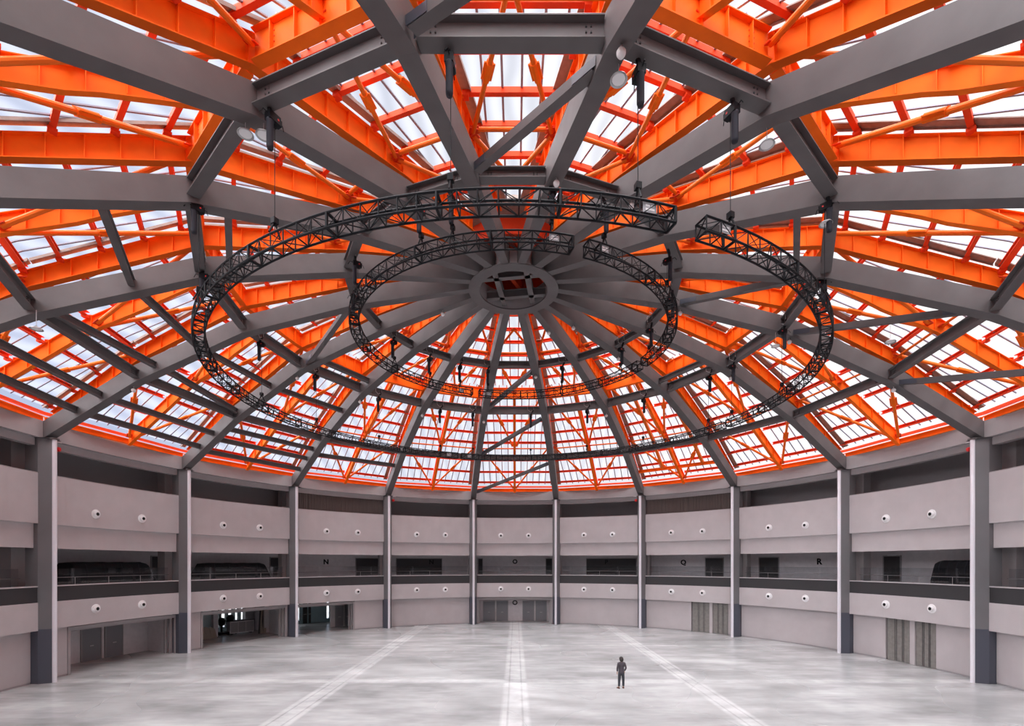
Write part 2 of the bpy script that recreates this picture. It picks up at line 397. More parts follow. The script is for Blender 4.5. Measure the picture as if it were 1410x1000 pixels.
# ------------------------------------------------------------------ red purlins, orange tubes
def purlin(k, dd, t0, t1, zt, lab, w=.085, h=.21, grp='red purlins'):
    a = Q(k, dd, t0, zt-h); b = Q(k, dd, t1, zt-h)
    if not seen(a, b, m=60): return
    dist = proj((a+b)/2)[2]
    if dist < 27:
        th = thing('purlin', lab, 'purlin', (a+b)/2, 0, grp)
        mb = MB(); mb.sweep([a, b], [(-w, w, 0, .03), (-w, w, h-.03, h), (-w, -w+.03, .03, h-.03)]); mb.build('channel', 'red', th)
        d = (b-a).normalized()
        for q in (a+d*.12, b-d*.12):
            mb = MB(); mb.box((-.11, -.12, -.11), (.11, .12, 0)); o = mb.build('bracket', 'red', th, True); o.location = q-th.location; o.rotation_euler = (0, 0, -k*20*D)
    else:
        mb = MB(); mb.sweep([a, b], [(-w, w, 0, .03), (-w, w, h-.03, h), (-w, -w+.03, .03, h-.03)]); tag(mb.build('purlin', 'red'), lab, 'purlin', grp)
rowsA = [5.8, 7.5, 9.1]; rowsB = [10.7, 12.4, 13.9]; rowsC = [16.0, 17.4, 18.9, 20.3]; rowsD = [23.4, 24.75, 26.0]
def pz(d): return interp(PT, d/c10)-.02
def tub(k, a, b, lab, r=.085, sleeve=True):
    if not seen(a, b, m=60): return
    th = thing('tube_strut', lab, 'tube strut', (a+b)/2, 0, 'orange tube struts')
    mb = MB(); mb.tube([a, b], r, 10); mb.build('tube', 'tube', th, smooth=False)
    if sleeve:
        d = (b-a).normalized(); m_ = a.lerp(b, .52); mb = MB(); mb.tube([m_-d*.35, m_+d*.35], r*1.45, 8); mb.sweep([m_-d*.33, m_+d*.33], [(-r*2.1, r*2.1, -.02, .02)])
        mb.build('sleeve', 'orange', th)
    for q, s_ in ((a, 1), (b, -1)):
        mb = MB(); d = (b-a).normalized()*s_; mb.sweep([q-d*.12, q+d*.22], [(-.16, .16, -.02, .02)]); mb.build('gusset', 'red', th)
for k in BAYS:
    n = 0
    for rows, tier in ((rowsA, 'upper'), (rowsB, 'middle')):
        for d in rows:
            n += 1; w = d*t10-.12
            purlin(k, d, -w, w, pz(d), f'red purlin in {ORD[n]} row from the oculus, {bay(k)}')
    n = 0
    for rows in (rowsC, [21.5], rowsD):
        for d in rows:
            n += 1; w = d*t10-.12
            for s_, wd in ((-1, 'anticlockwise'), (1, 'clockwise')):
                hw = .13 if d == 21.5 else .085
                t0, t1 = ((-w, -.12) if s_ < 0 else (.12, w))
                sd = 'left half' if (s_ < 0) else 'right half'
                purlin(k, d, t0, t1, pz(d), f'red purlin, {ORD[n]} row outside middle ring, {sd} of {bay(k)}', w=hw)
    # tubes
    za = lambda r: ot(r)-.25
    ap = Q(k, 15.15, 0, za(R2)-.1)
    for s_ in (-1, 1):
        sd = 'left' if s_ < 0 else 'right'
        ft = Q(k, 9.6, s_*(9.6*t10-.22), za(9.8)-.15)
        tub(k, ap, ft, f'orange tube from middle ring centre to {sd} rafter, {bay(k)}')
        tub(k, ft+Q(k, -.15, 0, 0)-Q(k, 0, 0, 0), Q(k, 6.7, 0, za(6.8)), f'orange tube from {sd} rafter inward to purlin, {bay(k)}', sleeve=False)
        tub(k, Q(k, 15.45, s_*(15.45*t10-.3), za(R2)-.25), Q(k, 21.0, s_*.18, za(R3)-.15), f'orange tube, middle ring corner to outer ring, {sd} half, {bay(k)}', .095)
        tub(k, Q(k, 21.5, s_*(21.5*t10-.3), za(R3)-.2), Q(k, 26.0, s_*.18, za(26.4)-.05), f'orange tube from outer ring corner to eaves, {sd} half, {bay(k)}', .09)
    tub(k, Q(k, 9.6, -(9.6*t10-.22), za(9.8)-.05), Q(k, 9.6, 9.6*t10-.22, za(9.8)-.05), f'orange crosswise tube outside inner ring, {bay(k)}', .08, False)
    for s_ in (-1, 1):
        tub(k, Q(k, 21.62, s_*(21.6*t10-.25), ot(R3)-.55), Q(k, 21.62, s_*.15, ot(R3)-.55), f'orange crosswise tube at outer ring, {"left" if s_<0 else "right"} half, {bay(k)}', .07, False)
    if k == 2:
        for (d0, t0, d1, t1, w_) in ((15.4, -.7, 24.6, -1.5, 'left'), (16.3, 1.9, 24.6, 2.4, 'right')):
            th = thing('roof_bar', f'yellowish orange lengthwise bar {w_} of the mid girder, {bay(k)}', 'roof bar', Q(k, d0, t0, ot(d0/c10)-.5))
            n_ = 6; pts = [Q(k, d0+(d1-d0)*q/n_, t0+(t1-t0)*q/n_, ot((d0+(d1-d0)*q/n_)/c10)-.52) for q in range(n_+1)]
            mb = MB(); mb.sweep(pts, [(-.13, .13, 0, .24)], lat(k)); mb.build('box_bar', 'tube', th)
        pa, pb = Q(k, 24.6, -24.6*t10+.3, ot(24.6/c10)-.62), Q(k, 24.6, 24.6*t10-.3, ot(24.6/c10)-.62)
        mb = MB(); ibeam(mb, pa, pb, .2, .3); tag(mb.build('roof_bar', 'orange'), f'orange crosswise bar carrying the lengthwise bars, {bay(k)}', 'roof bar')
    # eaves edge beam
    a = P(k*20-10, 27.1, 14.98); b = P(k*20+10, 27.1, 14.98)
    if seen(a, b):
        th = thing('eaves_beam', f'orange eaves beam resting on the cornice in the {bay(k)}', 'eaves beam', (a+b)/2, 0, 'orange eaves beams')
        mb = MB(); ibeam(mb, a, b, .22, .34, .03, .05); mb.build('lower_rail', 'orange', th)
        mb = MB(); mb.sweep([a+Vector((0, 0, .46)), b+Vector((0, 0, .46))], [(-.1, .1, 0, .16)]); mb.build('upper_rail', 'red', th)

# ------------------------------------------------------------------ roof sheets (skylights)
wn = 0
for k in BAYS:
    tiers = [(4.0, R1*c10, False), (R1*c10, R2*c10, False), (R2*c10, R3*c10, True), (R3*c10, 26.75*c10, True)]
    for ti, (d0, d1, split) in enumerate(tiers):
        for h_ in ((-1, 1) if split else (0,)):
            wn += 1
            mb = MB(); zz = lambda d: interp(PT, d/c10)
            T = lambda d, e: (0 if (h_ > 0 and e == 0) or (h_ < 0 and e == 1) else (-1 if e == 0 else 1)*d*t10)
            mb.add([Q(k, d0, T(d0, 0), zz(d0)), Q(k, d0, T(d0, 1), zz(d0)), Q(k, d1, T(d1, 1), zz(d1)), Q(k, d1, T(d1, 0), zz(d1))], [(0, 1, 2, 3)])
            w_ = mb.build(f'window_{wn}', 'sheet'); tag(w_, f'translucent white roof skylight panel above the {bay(k)}', 'skylight', kind='structure', group=f'roof skylight panels of the {bay(k)}')
            # glazing bars, parallel to the bay axis
            mb = MB(); step = .68; j = -8
            any_ = False
            for j in range(-9, 10):
                t = (j+.5 if not split else j)*step
                if h_ and t*h_ < .4: continue
                ds = max(d0, (abs(t)+.35)/t10)
                if ds > d1-.3: continue
                mb.sweep([Q(k, ds, t, zz(ds)-.05), Q(k, d1, t, zz(d1)-.05)], [(-.04, .04, 0, .045)], lat(k)); any_ = True
            if any_: mb.build('glazing_bars', 'seam', w_)
            # brown gutter boards beside the girders
            mb = MB()
            for e_ in ((0, 1) if not split else ((0,) if h_ < 0 else (1,))):
                tt0, tt1 = T(d0, e_), T(d1, e_); off = (.38 if split else .27)*(1 if e_ == 0 else -1)
                if abs(tt0) < .6 and not (h_ and tt0 == 0): dd0 = max(d0, 5.0); tt0 = T(dd0, e_)
                else: dd0 = d0
                a = Q(k, dd0, tt0+off, zz(dd0)-.10); b = Q(k, d1-.05, tt1+off, zz(d1)-.10)
                mb.sweep([a, b], [(-.2, .2, 0, .04), (-.2, -.17, -.08, .0)], lat(k))
            mb.build('gutter_board', 'brown', w_)

# ------------------------------------------------------------------ oculus
oc = thing('oculus_ring', 'round grey steel compression ring at the crown of the dome', 'compression ring', (0, 0, 22.52))
def annulus(mb, r0, r1, z0, z1, n=64): mb.lathe([(r0, z0), (r1, z0), (r1, z1), (r0, z1), (r0, z0)], n)
mb = MB(); annulus(mb, 1.95, 2.58, 0, .07); mb.build('ring_plate', 'grey', oc, True)
mb = MB(); annulus(mb, 2.0, 2.12, .07, 1.1); mb.build('drum_wall', 'slab', oc, True)
for j, (ang, off) in enumerate(((8, -.82), (8, .92), (98, -.95), (98, 1.0))):
    mb = MB(); u = Vector((math.sin(ang*D), math.cos(ang*D), 0)); v = Vector((u.y, -u.x, 0)); L2 = math.sqrt(2.0**2-off*off)
    mb.sweep([v*off-u*L2, v*off+u*L2], [(-.15, .15, .18, .22), (-.02, .02, .22, .6), (-.15, .15, .6, .63)]); mb.build('cross_beam', 'grey', oc, True)
cr = thing('crown_drum', 'red steel drum above the round opening at the crown', 'drum', (0, 0, 23.7))
mb = MB(); annulus(mb, 3.0, 3.15, 23.7, 25.5); mb.build('drum_wall', 'red', cr)
mb = MB(); mb.lathe([(.01, 25.5), (3.2, 25.5), (3.2, 25.6), (.01, 25.6)], 32); mb.build('lid', 'brown', cr)
for ang in (25, 115):
    for off in (-.8, .9):
        mb = MB(); u = Vector((math.sin(ang*D), math.cos(ang*D), 0)); v = Vector((u.y, -u.x, 0)); L2 = 2.8
        mb.sweep([v*off-u*L2, v*off+u*L2], [(-.12, .12, 24.2, 24.7)]); mb.build('lid_beam', 'red', cr)
mb = MB(); annulus(mb, 3.15, 4.35, 24.62, 24.78, 36); tag(mb.build('crown_flashing', 'brown'), 'dark flat collar closing the roof around the crown drum', 'flashing')

# ------------------------------------------------------------------ lighting truss rings
def truss_ring(R, Z, gaps, hw, nm, sz=.50):
    names = ['far', 'right-hand', 'near', 'left-hand']
    for q in range(len(gaps)):
        f0 = gaps[q]+hw[q]; f1 = gaps[(q+1) % len(gaps)]; f1 = f1+360 if f1 < f0 else f1; f1 -= hw[(q+1) % len(gaps)]
        L_ = (f1-f0)*D*R; n = int(L_/.52); st = (f1-f0)/n
        mid = ((f0+f1)/2+180) % 360-180
        wd = 'far side' if abs(mid) < 45 else ('near side' if abs(mid) > 135 else ('right side' if mid > 0 else 'left side'))
        th = thing('lighting_truss', f'black curved box lighting truss, {wd} quarter of the {nm} hanging ring', 'lighting truss', P((f0+f1)/2, R, Z-sz/2), 0, f'{nm} hanging truss ring')
        ri, ro, z0, z1 = R-sz/2, R+sz/2, Z-sz/2, Z+sz/2
        for (r, z) in ((ri, z0), (ro, z0), (ri, z1), (ro, z1)):
            mb = MB(); mb.tube([P(f0+st*i, r, z) for i in range(n+1)], .034, 6); mb.build('chord', 'black', th)
        faces = {'outer_lacing': ((ro, z0), (ro, z1)), 'inner_lacing': ((ri, z0), (ri, z1)), 'bottom_lacing': ((ri, z0), (ro, z0)), 'top_lacing': ((ri, z1), (ro, z1))}
        for fn, (A, B) in faces.items():
            mb = MB()
            for i in range(n+1):
                f = f0+st*i; thick = .045 if i % 6 == 0 else (.022 if fn != 'top_lacing' else .014)
                mb.tube([P(f, *A), P(f, *B)], thick, 5, cap=False)
                if i < n:
                    if (i % 2): mb.tube([P(f, *B), P(f+st, *A)], .017 if fn == 'bottom_lacing' else .012, 5, cap=False)
                    else: mb.tube([P(f, *A), P(f+st, *B)], .017 if fn == 'bottom_lacing' else .012, 5, cap=False)
            mb.build(fn, 'black', th)
        for f in (f0, f1):
            mb = MB(); mb.tube([P(f, ri, z0), P(f, ro, z0), P(f, ro, z1), P(f, ri, z1)], .036, 6, closed=True); mb.tube([P(f, ri, z0), P(f, ro, z1)], .02, 5); mb.build('end_frame', 'black', th)
        # tag plate near the ends
        for f in (f0+st*1.4, f1-st*1.4):
            mb = MB(); c = P(f, ro-.06, Z+.08); u = latf(f); nn = P(f, 1)
            def pl(u0, u1, z0_, z1_, off, mi): mb.sweep([c+u*u0+nn*off, c+u*u1+nn*off], [(-.006, .006, z0_, z1_)], nn, mi)
            pl(-.2, .2, -.13, .13, 0, 0); pl(-.14, -.04, .02, .07, .008, 1); pl(0, .12, .02, .07, .008, 1); pl(-.14, .12, -.08, -.03, .008, 1)
            pl(-.14, -.04, .02, .07, -.008, 1); pl(0, .12, .02, .07, -.008, 1); pl(-.14, .12, -.08, -.03, -.008, 1)
            mb.build('tag_plate', ['plate', 'white'], th)
truss_ring(15.15, 16.27, [-108.5, -18.5, 71.5, 161.3], [.3, .6, .8, 1.9], 'large', .42)
truss_ring(8.72, 19.63, [-107, -19.3, 70, 162.2], [.5, 1.9, 1.6, 2.2], 'small', .46)

# ------------------------------------------------------------------ chain hoists
def hoist_proto():
    th = thing('chain_hoist', 'x', 'chain hoist', (0, 0, 0), 0, 'black chain hoists')
    # local origin: underside of the beam, z down; camera-side offset is +-x
    mb = MB(); mb.tube([(-.10, 0, .62), (-.10, -.28, .45), (-.06, -.26, .05), (0, 0, -.12)], .012, 5); mb.tube([(-.1, .28, .45), (-.06, .26, .05), (0, 0, -.12)], .012, 5)
    mb.tube([(-.1, -.28, .45), (-.1, .28, .45)], .012, 5); mb.build('wire_rope', 'rail', th, True)
    mb = MB(); mb.tube([(-.04, -.24, .12), (-.03, -.20, -.05), (.0, -.06, -.25), (0, 0, -.42)], [.03, .06, .07, .04], 8); mb.build('round_sling', 'fabric', th, True)
    mo = MB(); mo.box((-.24, -.12, -.66), (.12, .12, -.42)); mo.box((-.30, -.09, -.63), (-.24, .09, -.46)); mo.lathe([(.01, -.42), (.07, -.42), (.07, -.36), (.01, -.36)], 10, (0, 0, 0)); motor = mo.build('motor', 'black', th, True)
    mb = MB(); mb.box((-.18, -.126, -.57), (-.13, -.12, -.52)); mb.box((-.18, .12, -.57), (-.13, .126, -.52)); mb.build('warning_label', 'alarm', motor, True)
    mb = MB(); mb.tube([(.1, .02, -.5), (.25, .0, -.47), (.34, -.04, -.62)], .014, 5); mb.tube([(-.2, 0, -.5), (-.36, .02, -.52), (-.40, .03, -.66)], .014, 5); mb.build('cable_tail', 'black', th, True)
    mb = MB(); mb.lathe([(.01, -1.50), (.08, -1.50), (.10, -1.42), (.10, -.72), (.115, -.68), (.10, -.62), (.01, -.62)], 12, (.03, 0, 0)); mb.build('chain_bag', 'soft', th, True, smooth=True)
    return th
hp = hoist_proto(); ht = None
def drop_line(par, dz):     # thin chain down to the truss
    mb = MB(); mb.tube([(-.12, 0, -.6), (-.12, 0, dz)], .011, 5); mb.build('load_chain', 'black', par, True)
    mb = MB(); mb.tube([(-.12, 0, dz+.45), (-.3, 0, dz+.05)], .03, 6); mb.tube([(-.12, 0, dz+.45), (.06, 0, dz+.05)], .03, 6); mb.box((-.2, -.08, dz+.38), (-.04, .08, dz+.55)); mb.build('truss_clamp', 'black', par, True)
HOI = [('large', R2-.1, 16.27, 20.50, [-174, -152.5, -130.5, -112, -86, -66.5, -45.5, -25, -14, 5.5, 24.5, 43.5, 65.5, 73.5, 92, 110, 131, 155, 167]),
       ('small', R1-.1, 19.63, 21.9, [-164, -154.5, -120, -100, -64, -43, -27, -13, 24, 56, 75, 98, 122, 154.5, 170])]
ht = tree_of(hp); first = True
for nm, r, zt_, zb_, fs in HOI:
    srt = sorted(fs, key=abs)
    for f in fs:
        k = round(f/20); dd = (r*c10)/math.cos((f-k*20)*D)
        lst = [g for g in srt if (g < 0) == (f < 0)]; rank = lst.index(f)+1
        lab = f'black chain hoist of {nm} truss ring, {ORD[rank] if rank < 11 else "last"} {side(f)} of far centre'
        p = P(f, dd, zb_)
        if first: o = hp; o.location = p; o.rotation_euler = (0, 0, -f*D+math.pi/2); o['label'] = lab; first = False
        else: o = dup(hp, p, -f*D+math.pi/2, lab, ht)
        drop_line(o, zt_+.25-zb_)

# ------------------------------------------------------------------ round pendant lamps and small round lamps under the rafters
def pend_proto():
    th = thing('pendant_lamp', 'x', 'pendant lamp', (0, 0, 0), 0, 'round pendant lamps')
    mb = MB(); mb.tube([(0, 0, .02), (0, 0, .75)], .010, 5); mb.build('cord', 'rail', th, True)
    mb = MB(); mb.lathe([(.03, .10), (.06, .06), (.2, .0), (.23, -.05), (.225, -.055), (.19, -.01), (.03, .03)], 20); mb.build('shade', 'lamp', th, True, smooth=True)
    mb = MB(); mb.lathe([(.005, -.035), (.17, -.035), (.18, -.01), (.005, .0)], 16); mb.build('diffuser', 'white', th, True)
    return th
pp = pend_proto(); pt = tree_of(pp)
def unproj(px, py, z):   # point under a pixel at a known height
    dy = FPX*(z-CZ)/(776-py); return Vector((CX+(px-710.28)*dy/FPX, CY+dy, z))
PEN = [(338, 183, 19.7, 'left of the pair under the nearest left rafter knee'), (363, 185, 19.75, 'right of the pair under the nearest left rafter knee'),
       (852, 108, 19.7, 'beside the near middle ring beam, by second near rafter right'), (1056, 198, 19.6, 'under the near right rafter knee'), (1137, 307, 19.4, 'below the hoist at the eighth rafter right'),
       (50, 452, 16.6, 'under the outer ring at the sixth rafter left'), (1226, 470, 17.2, 'under the outer ring at the fifth rafter right'), (1068, 476, 19.2, 'beside the middle ring at the fifth rafter right')]
for j, (x, y, z, w) in enumerate(PEN):
    p = unproj(x, y, z); lab = f'round grey pendant lamp {w}'
    if j == 0: pp.location = p; pp['label'] = lab
    else: dup(pp, p, 0, lab, pt)
def ball_proto():
    th = thing('ball_lamp', 'x', 'lamp', (0, 0, 0), 0, 'small white lamps under the rafters')
    mb = MB(); mb.tube([(0, 0, .1), (0, 0, .22)], .03, 6); mb.build('bracket', 'rail', th, True)
    mb = MB(); mb.lathe([(.005, -.12), (.07, -.10), (.115, -.03), (.12, .03), (.08, .10), (.005, .12)], 14); mb.build('globe', 'white', th, True, smooth=True)
    return th
bp_ = ball_proto(); bt = tree_of(bp_); j = 0
for (i, r) in [(9, 15.9), (9, 9.6), (8, 9.6), (-3, 15.9), (-2, 15.9), (-1, 15.9), (1, 9.6), (2, 15.9), (3, 9.6), (4, 15.9), (5, 15.9), (5, 9.6), (2, 4.6), (3, 5.0), (-4, 4.6), (-4, 15.9), (5, 21.9), (-5, 21.9)]:
    f = rphi(i); p = P(f, r, gz(r)-.22)
    ring = 'inner' if 9 < r < 11 else ('middle' if 15 < r < 17 else ('outer' if r > 20 else 'crown'))
    lab = f'small white lamp under the {raf(i)} near the {ring} ring'
    if j == 0: bp_.location = p; bp_['label'] = lab
    else: dup(bp_, p, 0, lab, bt)
    j += 1

# ------------------------------------------------------------------ setting: floor, cornice, slabs, back walls
mb = MB(); mb.lathe([(.001, -.3), (.001, 0), (48, 0), (48, -.3)], 72); o = mb.build('floor', 'floor'); tag(o, 'polished grey concrete hall floor with pale joint strips', 'floor', kind='structure')
def st(mb, name, m, lab, cat='wall'): return tag(mb.build(name, m), lab, cat, kind='structure')
mb = MB(); mb.arc(-180, 180, 26.85, 27.5, 14.02, 15.0, 180); mb.arc(-180, 180, 27.2, 27.6, 13.6, 14.05, 180); st(mb, 'trim_1', 'cornice', 'warm grey ring cornice under the dome eaves', 'cornice')
mb = MB(); mb.arc(-180, 180, 27.5, 34, 14.6, 15.0, 90); st(mb, 'ceiling', 'slab', 'dark soffit above the top gallery', 'ceiling')
mb = MB(); mb.arc(-180, 180, 27.35, 34, 11.3, 11.6, 90); st(mb, 'ceiling.001', 'slab', 'slab under the top gallery', 'ceiling')
mb = MB(); mb.arc(-180, 180, 27.35, 34, 7.9, 8.2, 90); st(mb, 'ceiling.002', 'slab', 'dark ceiling over the middle gallery', 'ceiling')
mb = MB(); mb.arc(-180, 180, 27.35, 40, 4.3, 4.62, 90); st(mb, 'ceiling.003', 'slab', 'slab under the middle gallery', 'ceiling')
mb = MB(); mb.arc(-180, 180, 33.6, 34, 4.6, 15, 90); st(mb, 'wall_outer', 'slab', 'outer wall of the upper galleries')
mb = MB(); mb.arc(-180, 180, 30.6, 30.8, 11.6, 14.6, 90); st(mb, 'wall_top_gallery', 'slab', 'dark grey back wall of the top gallery')
# ground outer wall with windows in the third bay left
WIN = [(phi_at(x0, 36.2), phi_at(x1, 36.2)) for x0, x1 in ((297, 302), (304, 311), (313, 320), (323, 328), (331, 337), (354, 362), (385, 413), (449, 454))]  # wide next-to-last window is unseen, added to bring daylight into the room
lo = WIN[0][0]; hi = WIN[-1][1]
mb = MB(); mb.arc(hi, lo+360, 36.2, 36.5, 0, 4.3, 100)
prev = lo
for a, b in WIN[1:]:
    pa = [w for w in WIN if w[0] < a][-1][1]; mb.arc(pa, a, 36.2, 36.5, 0, 4.3, 2)
for a, b in WIN: mb.arc(a, b, 36.2, 36.5, 0, .4, 1); mb.arc(a, b, 36.2, 36.5, 4.1, 4.3, 1)
st(mb, 'wall_ground_outer', 'teal', 'outer wall at ground level behind the open bays')
for j, (a, b) in enumerate(WIN):
    mb = MB(); mb.arc(a, b, 36.34, 36.36, .4, 4.1, 1); w_ = st(mb, f'window_{wn+1+j}', 'glass', 'bright ground level window in the far wall row, one added for daylight', 'window')
    mb = MB(); mb.arc(a, a+.08, 36.15, 36.4, .4, 4.1, 1); mb.arc(b-.08, b, 36.15, 36.4, .4, 4.1, 1); mb.arc(a, b, 36.2, 36.4, 2.6, 2.7, 1); mb.build('window_frame', 'black', w_)
mb = MB(); mb.lathe([(38, -.2), (38, -.05), (120, -.05), (120, -.2)], 48); st(mb, 'ground_outside', mat('outside_paving', (.3, .3, .3), .9), 'pale paving outside the hall', 'paving')

# ------------------------------------------------------------------ columns
for i in RAFS:
    f = rphi(i); a = f*D
    lab = f'grey hall column under the {raf(i)}, bright metal edge'
    th = thing('hall_column', lab, 'column', P(f, 27.0, 0), -a, 'grey hall columns')
    def cyl(mb, prof, z0, z1):   # prof in local (x lateral, y outward from 27.0)
        n = len(prof); mb.add([(x, y, z0) for x, y in prof]+[(x, y, z1) for x, y in prof],
              [tuple(range(n))[::-1], tuple(range(n, 2*n))]+[(q, (q+1) % n, n+(q+1) % n, n+q) for q in range(n)])
    shaft = [(-.40, .75), (-.40, .03), (-.12, -.53), (.12, -.53), (.40, .03), (.40, .75)]
    mb = MB(); cyl(mb, shaft, 3.1, 14.0); mb.build('shaft', 'column', th, True)
    mb = MB(); cyl(mb, shaft, 0, 3.1); mb.build('base_cladding', 'base', th, True)
    mb = MB(); cyl(mb, [(.125*math.cos(t*D), -.52-.125*math.sin(t*D)) for t in range(0, 181, 20)], .0, 14.0); mb.build('metal_nose', 'nose', th, True)
    mb = MB(); mb.box((-.45, -.5, 14.0), (.45, .7, 14.02)); mb.build('cap_plate', 'dark', th, True)
    mb = MB(); mb.box((-.45, 1.5, 4.62), (.45, 2.3, 7.9)); mb.box((-.45, 1.5, 11.6), (.45, 2.3, 14.6)); mb.build('rear_pier', 'cornice', th, True)

# ------------------------------------------------------------------ bay by bay: parapets, bands, rails, ground panels
HW = 9.12
def b_arc(k, a, b, r0, r1, z0, z1, n=10):
    mb = MB(); mb.arc(k*20+a, k*20+b, r0, r1, z0, z1, n); return mb
tn = 10
def nextt():
    global tn; tn += 1; return tn
GR = {}
for k in BAYS:
    B = bay(k)
    o = b_arc(k, -HW, HW, 27.0, 27.25, 9.14, 12.0).build('upper_parapet', 'wall'); tag(o, f'smooth warm grey upper parapet in the {B}', 'parapet', 'upper parapets', kind='structure')
    b_arc(k, -HW, HW, 27.02, 27.27, 12.0, 12.05).build('coping', 'cornice', o)
    o = b_arc(k, -HW, HW, 27.25, 27.45, 7.74, 9.2).build('lower_fascia', 'wall'); tag(o, f'recessed warm grey fascia under the upper parapet, {B}', 'fascia', 'recessed fascias', kind='structure')
    o = b_arc(k, -HW, HW, 27.0, 27.35, 3.02, 4.62).build('lower_parapet', 'wall'); tag(o, f'warm grey lower parapet above the ground floor, {B}', 'parapet', 'lower parapets', kind='structure')
    o = b_arc(k, -HW, HW, 27.04, 27.2, 4.62, 5.5).build('charcoal_band', 'band'); tag(o, f'charcoal balcony band with pale cap, {B}', 'balcony band', 'charcoal balcony bands', kind='structure')
    b_arc(k, -HW, HW, 27.0, 27.24, 5.5, 5.57).build('cap_rail', 'rail', o)
    if k in (-4, -3, -2, -1, 0, 1, 2, 3, 4, 5, -5):
        th = thing('glass_balustrade', f'glass balustrade with thin handrail behind the band, {B}', 'balustrade', P(k*20, 27.9, 4.62), 0, 'glass balustrades')
        b_arc(k, -8.7, 8.7, 27.90, 27.912, 4.75, 6.55).build('glass_panel', 'glass', th)
        b_arc(k, -8.8, 8.8, 27.84, 27.88, 5.98, 6.02).build('handrail', 'column', th)
        for t in (.5, 2, 3.5):
            mb = MB(); mb.tube([P(k*20-6+3*t, 27.86, 4.62), P(k*20-6+3*t, 27.86, 6.0)], .012, 6); mb.build('post', 'rail', th)
    if k in (-2, 2):
        th = thing('louvre_screen', f'brown vertical-slat louvre screen above the parapet, {B}', 'louvre screen', P(k*20, 27.4, 12.0), 0, 'louvre screens')
        b_arc(k, -HW, HW, 27.42, 27.46, 12.0, 13.62).build('backing', 'louver', th)
        mb = MB()
        for q in range(46):
            f = k*20-8.9+q*17.8/45; mb.arc(f-.06, f+.06, 27.34, 27.42, 12.0, 13.6, 1)
        mb.build('slats', 'louver', th)
        for q in range(1, 8): f = k*20-9+q*18/8; mb = MB(); mb.arc(f-.04, f+.04, 27.32, 27.42, 12.0, 13.6, 1); mb.build('joint_post', 'louver', th)
# nozzles
def noz_proto():
    th = thing('air_nozzle', 'x', 'air nozzle', (0, 0, 0), 0, 'round white air nozzles')
    mb = MB(); mb.lathe([(.01, .02), (.17, .02), (.27, .03), (.295, .01), (.30, .0)], 24, axis='Y'); mb.build('flange', 'white', th, True, smooth=True)
    mb = MB(); mb.lathe([(.19, .02), (.185, .09), (.15, .14), (.11, .15), (.10, .10)], 20, axis='Y'); mb.build('ball', 'white', th, True, smooth=True)
    mb = MB(); mb.lathe([(.001, .145), (.10, .147), (.115, .14)], 16, axis='Y'); mb.build('opening', 'hole', th, True)
    return th
np_ = noz_proto(); nt_ = tree_of(np_); j = 0
for k in range(-5, 6):
    for s_ in (-3.35, 3.35):
        for z, w in ((10.02, 'upper'), (3.95, 'lower')):
            if k == 0: z = z
            f = k*20+s_; lab = f'round white air nozzle, {"left" if s_<0 else "right"} one on {w} parapet, {bay(k)}'
            # local -Y faces the hall centre (lathe axis 'Y' grows towards -Y)
            p = P(f, 26.995, z); rz = -f*D
            if j == 0: np_.location = p; np_.rotation_euler = (0, 0, rz); np_['label'] = lab
            else: dup(np_, p, rz, lab, nt_)
            j += 1
# red alarm bells beside some column tops
for j, (i, s_) in enumerate(((-5, 1), (-2, 1), (2, -1), (5, -1))):
    f = rphi(i); p = P(f+s_*1.0*1.15, 26.75, 13.55)
    th = thing('alarm_bell', f'small red alarm fitting on the column under the {raf(i)}', 'alarm', p, -f*D)
    mb = MB(); mb.box((-.12, .0, -.10), (.12, .22, .14)); mb.build('housing', 'alarm', th, True)
    mb = MB(); mb.lathe([(.005, .10), (.10, .08), (.12, .0)], 14, (0, 0, .02), axis='Y'); mb.build('bell', 'alarm', th, True)
    mb = MB(); mb.tube([(0, .1, .14), (0, .1, .5)], .015, 6); mb.tube([(-.3*s_*-1, .1, .45), (.5*-s_, .1, .45)], .02, 6); mb.build('bracket', 'rail', th, True)

# ------------------------------------------------------------------ middle gallery back walls, doors, letters
def text(ch, f, r, z, size, m='black', par=None, name='gate_letter'):
    c = bpy.data.curves.new('txt', 'FONT'); c.body = ch; c.size = size; c.extrude = .01; c.align_x = 'CENTER'; c.align_y = 'CENTER'
    c.offset = .03
    t = bpy.data.objects.new('txt', c); COL.objects.link(t); bpy.context.view_layer.update()
    me = bpy.data.meshes.new_from_object(t.evaluated_get(bpy.context.evaluated_depsgraph_get())); bpy.data.objects.remove(t)
    me.materials.clear(); me.materials.append(M[m]); o = bpy.data.objects.new(name, me); COL.objects.link(o)
    o.location = P(f, r, z); o.rotation_euler = (90*D, 0, -f*D); return o
dn = 0
def door(f0, f1, r, z0, z1, m='door', lab='grey double door', frame=True, handle=True):
    global dn; dn += 1
    mb = MB(); mb.arc(f0, f1, r-.06, r-.01, z0, z1, 2); d_ = st(mb, f'door_{dn}', m, lab, 'door')
    if frame:
        mb = MB(); e_ = .12; mb.arc(f0-e_, f0, r-.1, r, z0, z1+.08, 1); mb.arc(f1, f1+e_, r-.1, r, z0, z1+.08, 1); mb.arc(f0-e_, f1+e_, r-.1, r, z1, z1+.08, 2); mb.build('door_frame', 'slab', d_)
    if handle:
        mb = MB(); mb.arc((f0+f1)/2-.25, (f0+f1)/2+.25, r-.12, r-.07, z0+1.0, z0+1.06, 1); mb.build('door_handle', 'rail', d_)
    return d_
RW = 31.2
mb = MB(); mb.arc(-112, 112, RW, RW+.15, 4.62, 7.9, 120); st(mb, 'wall_middle_gallery', 'room', 'grey back wall of the middle gallery')
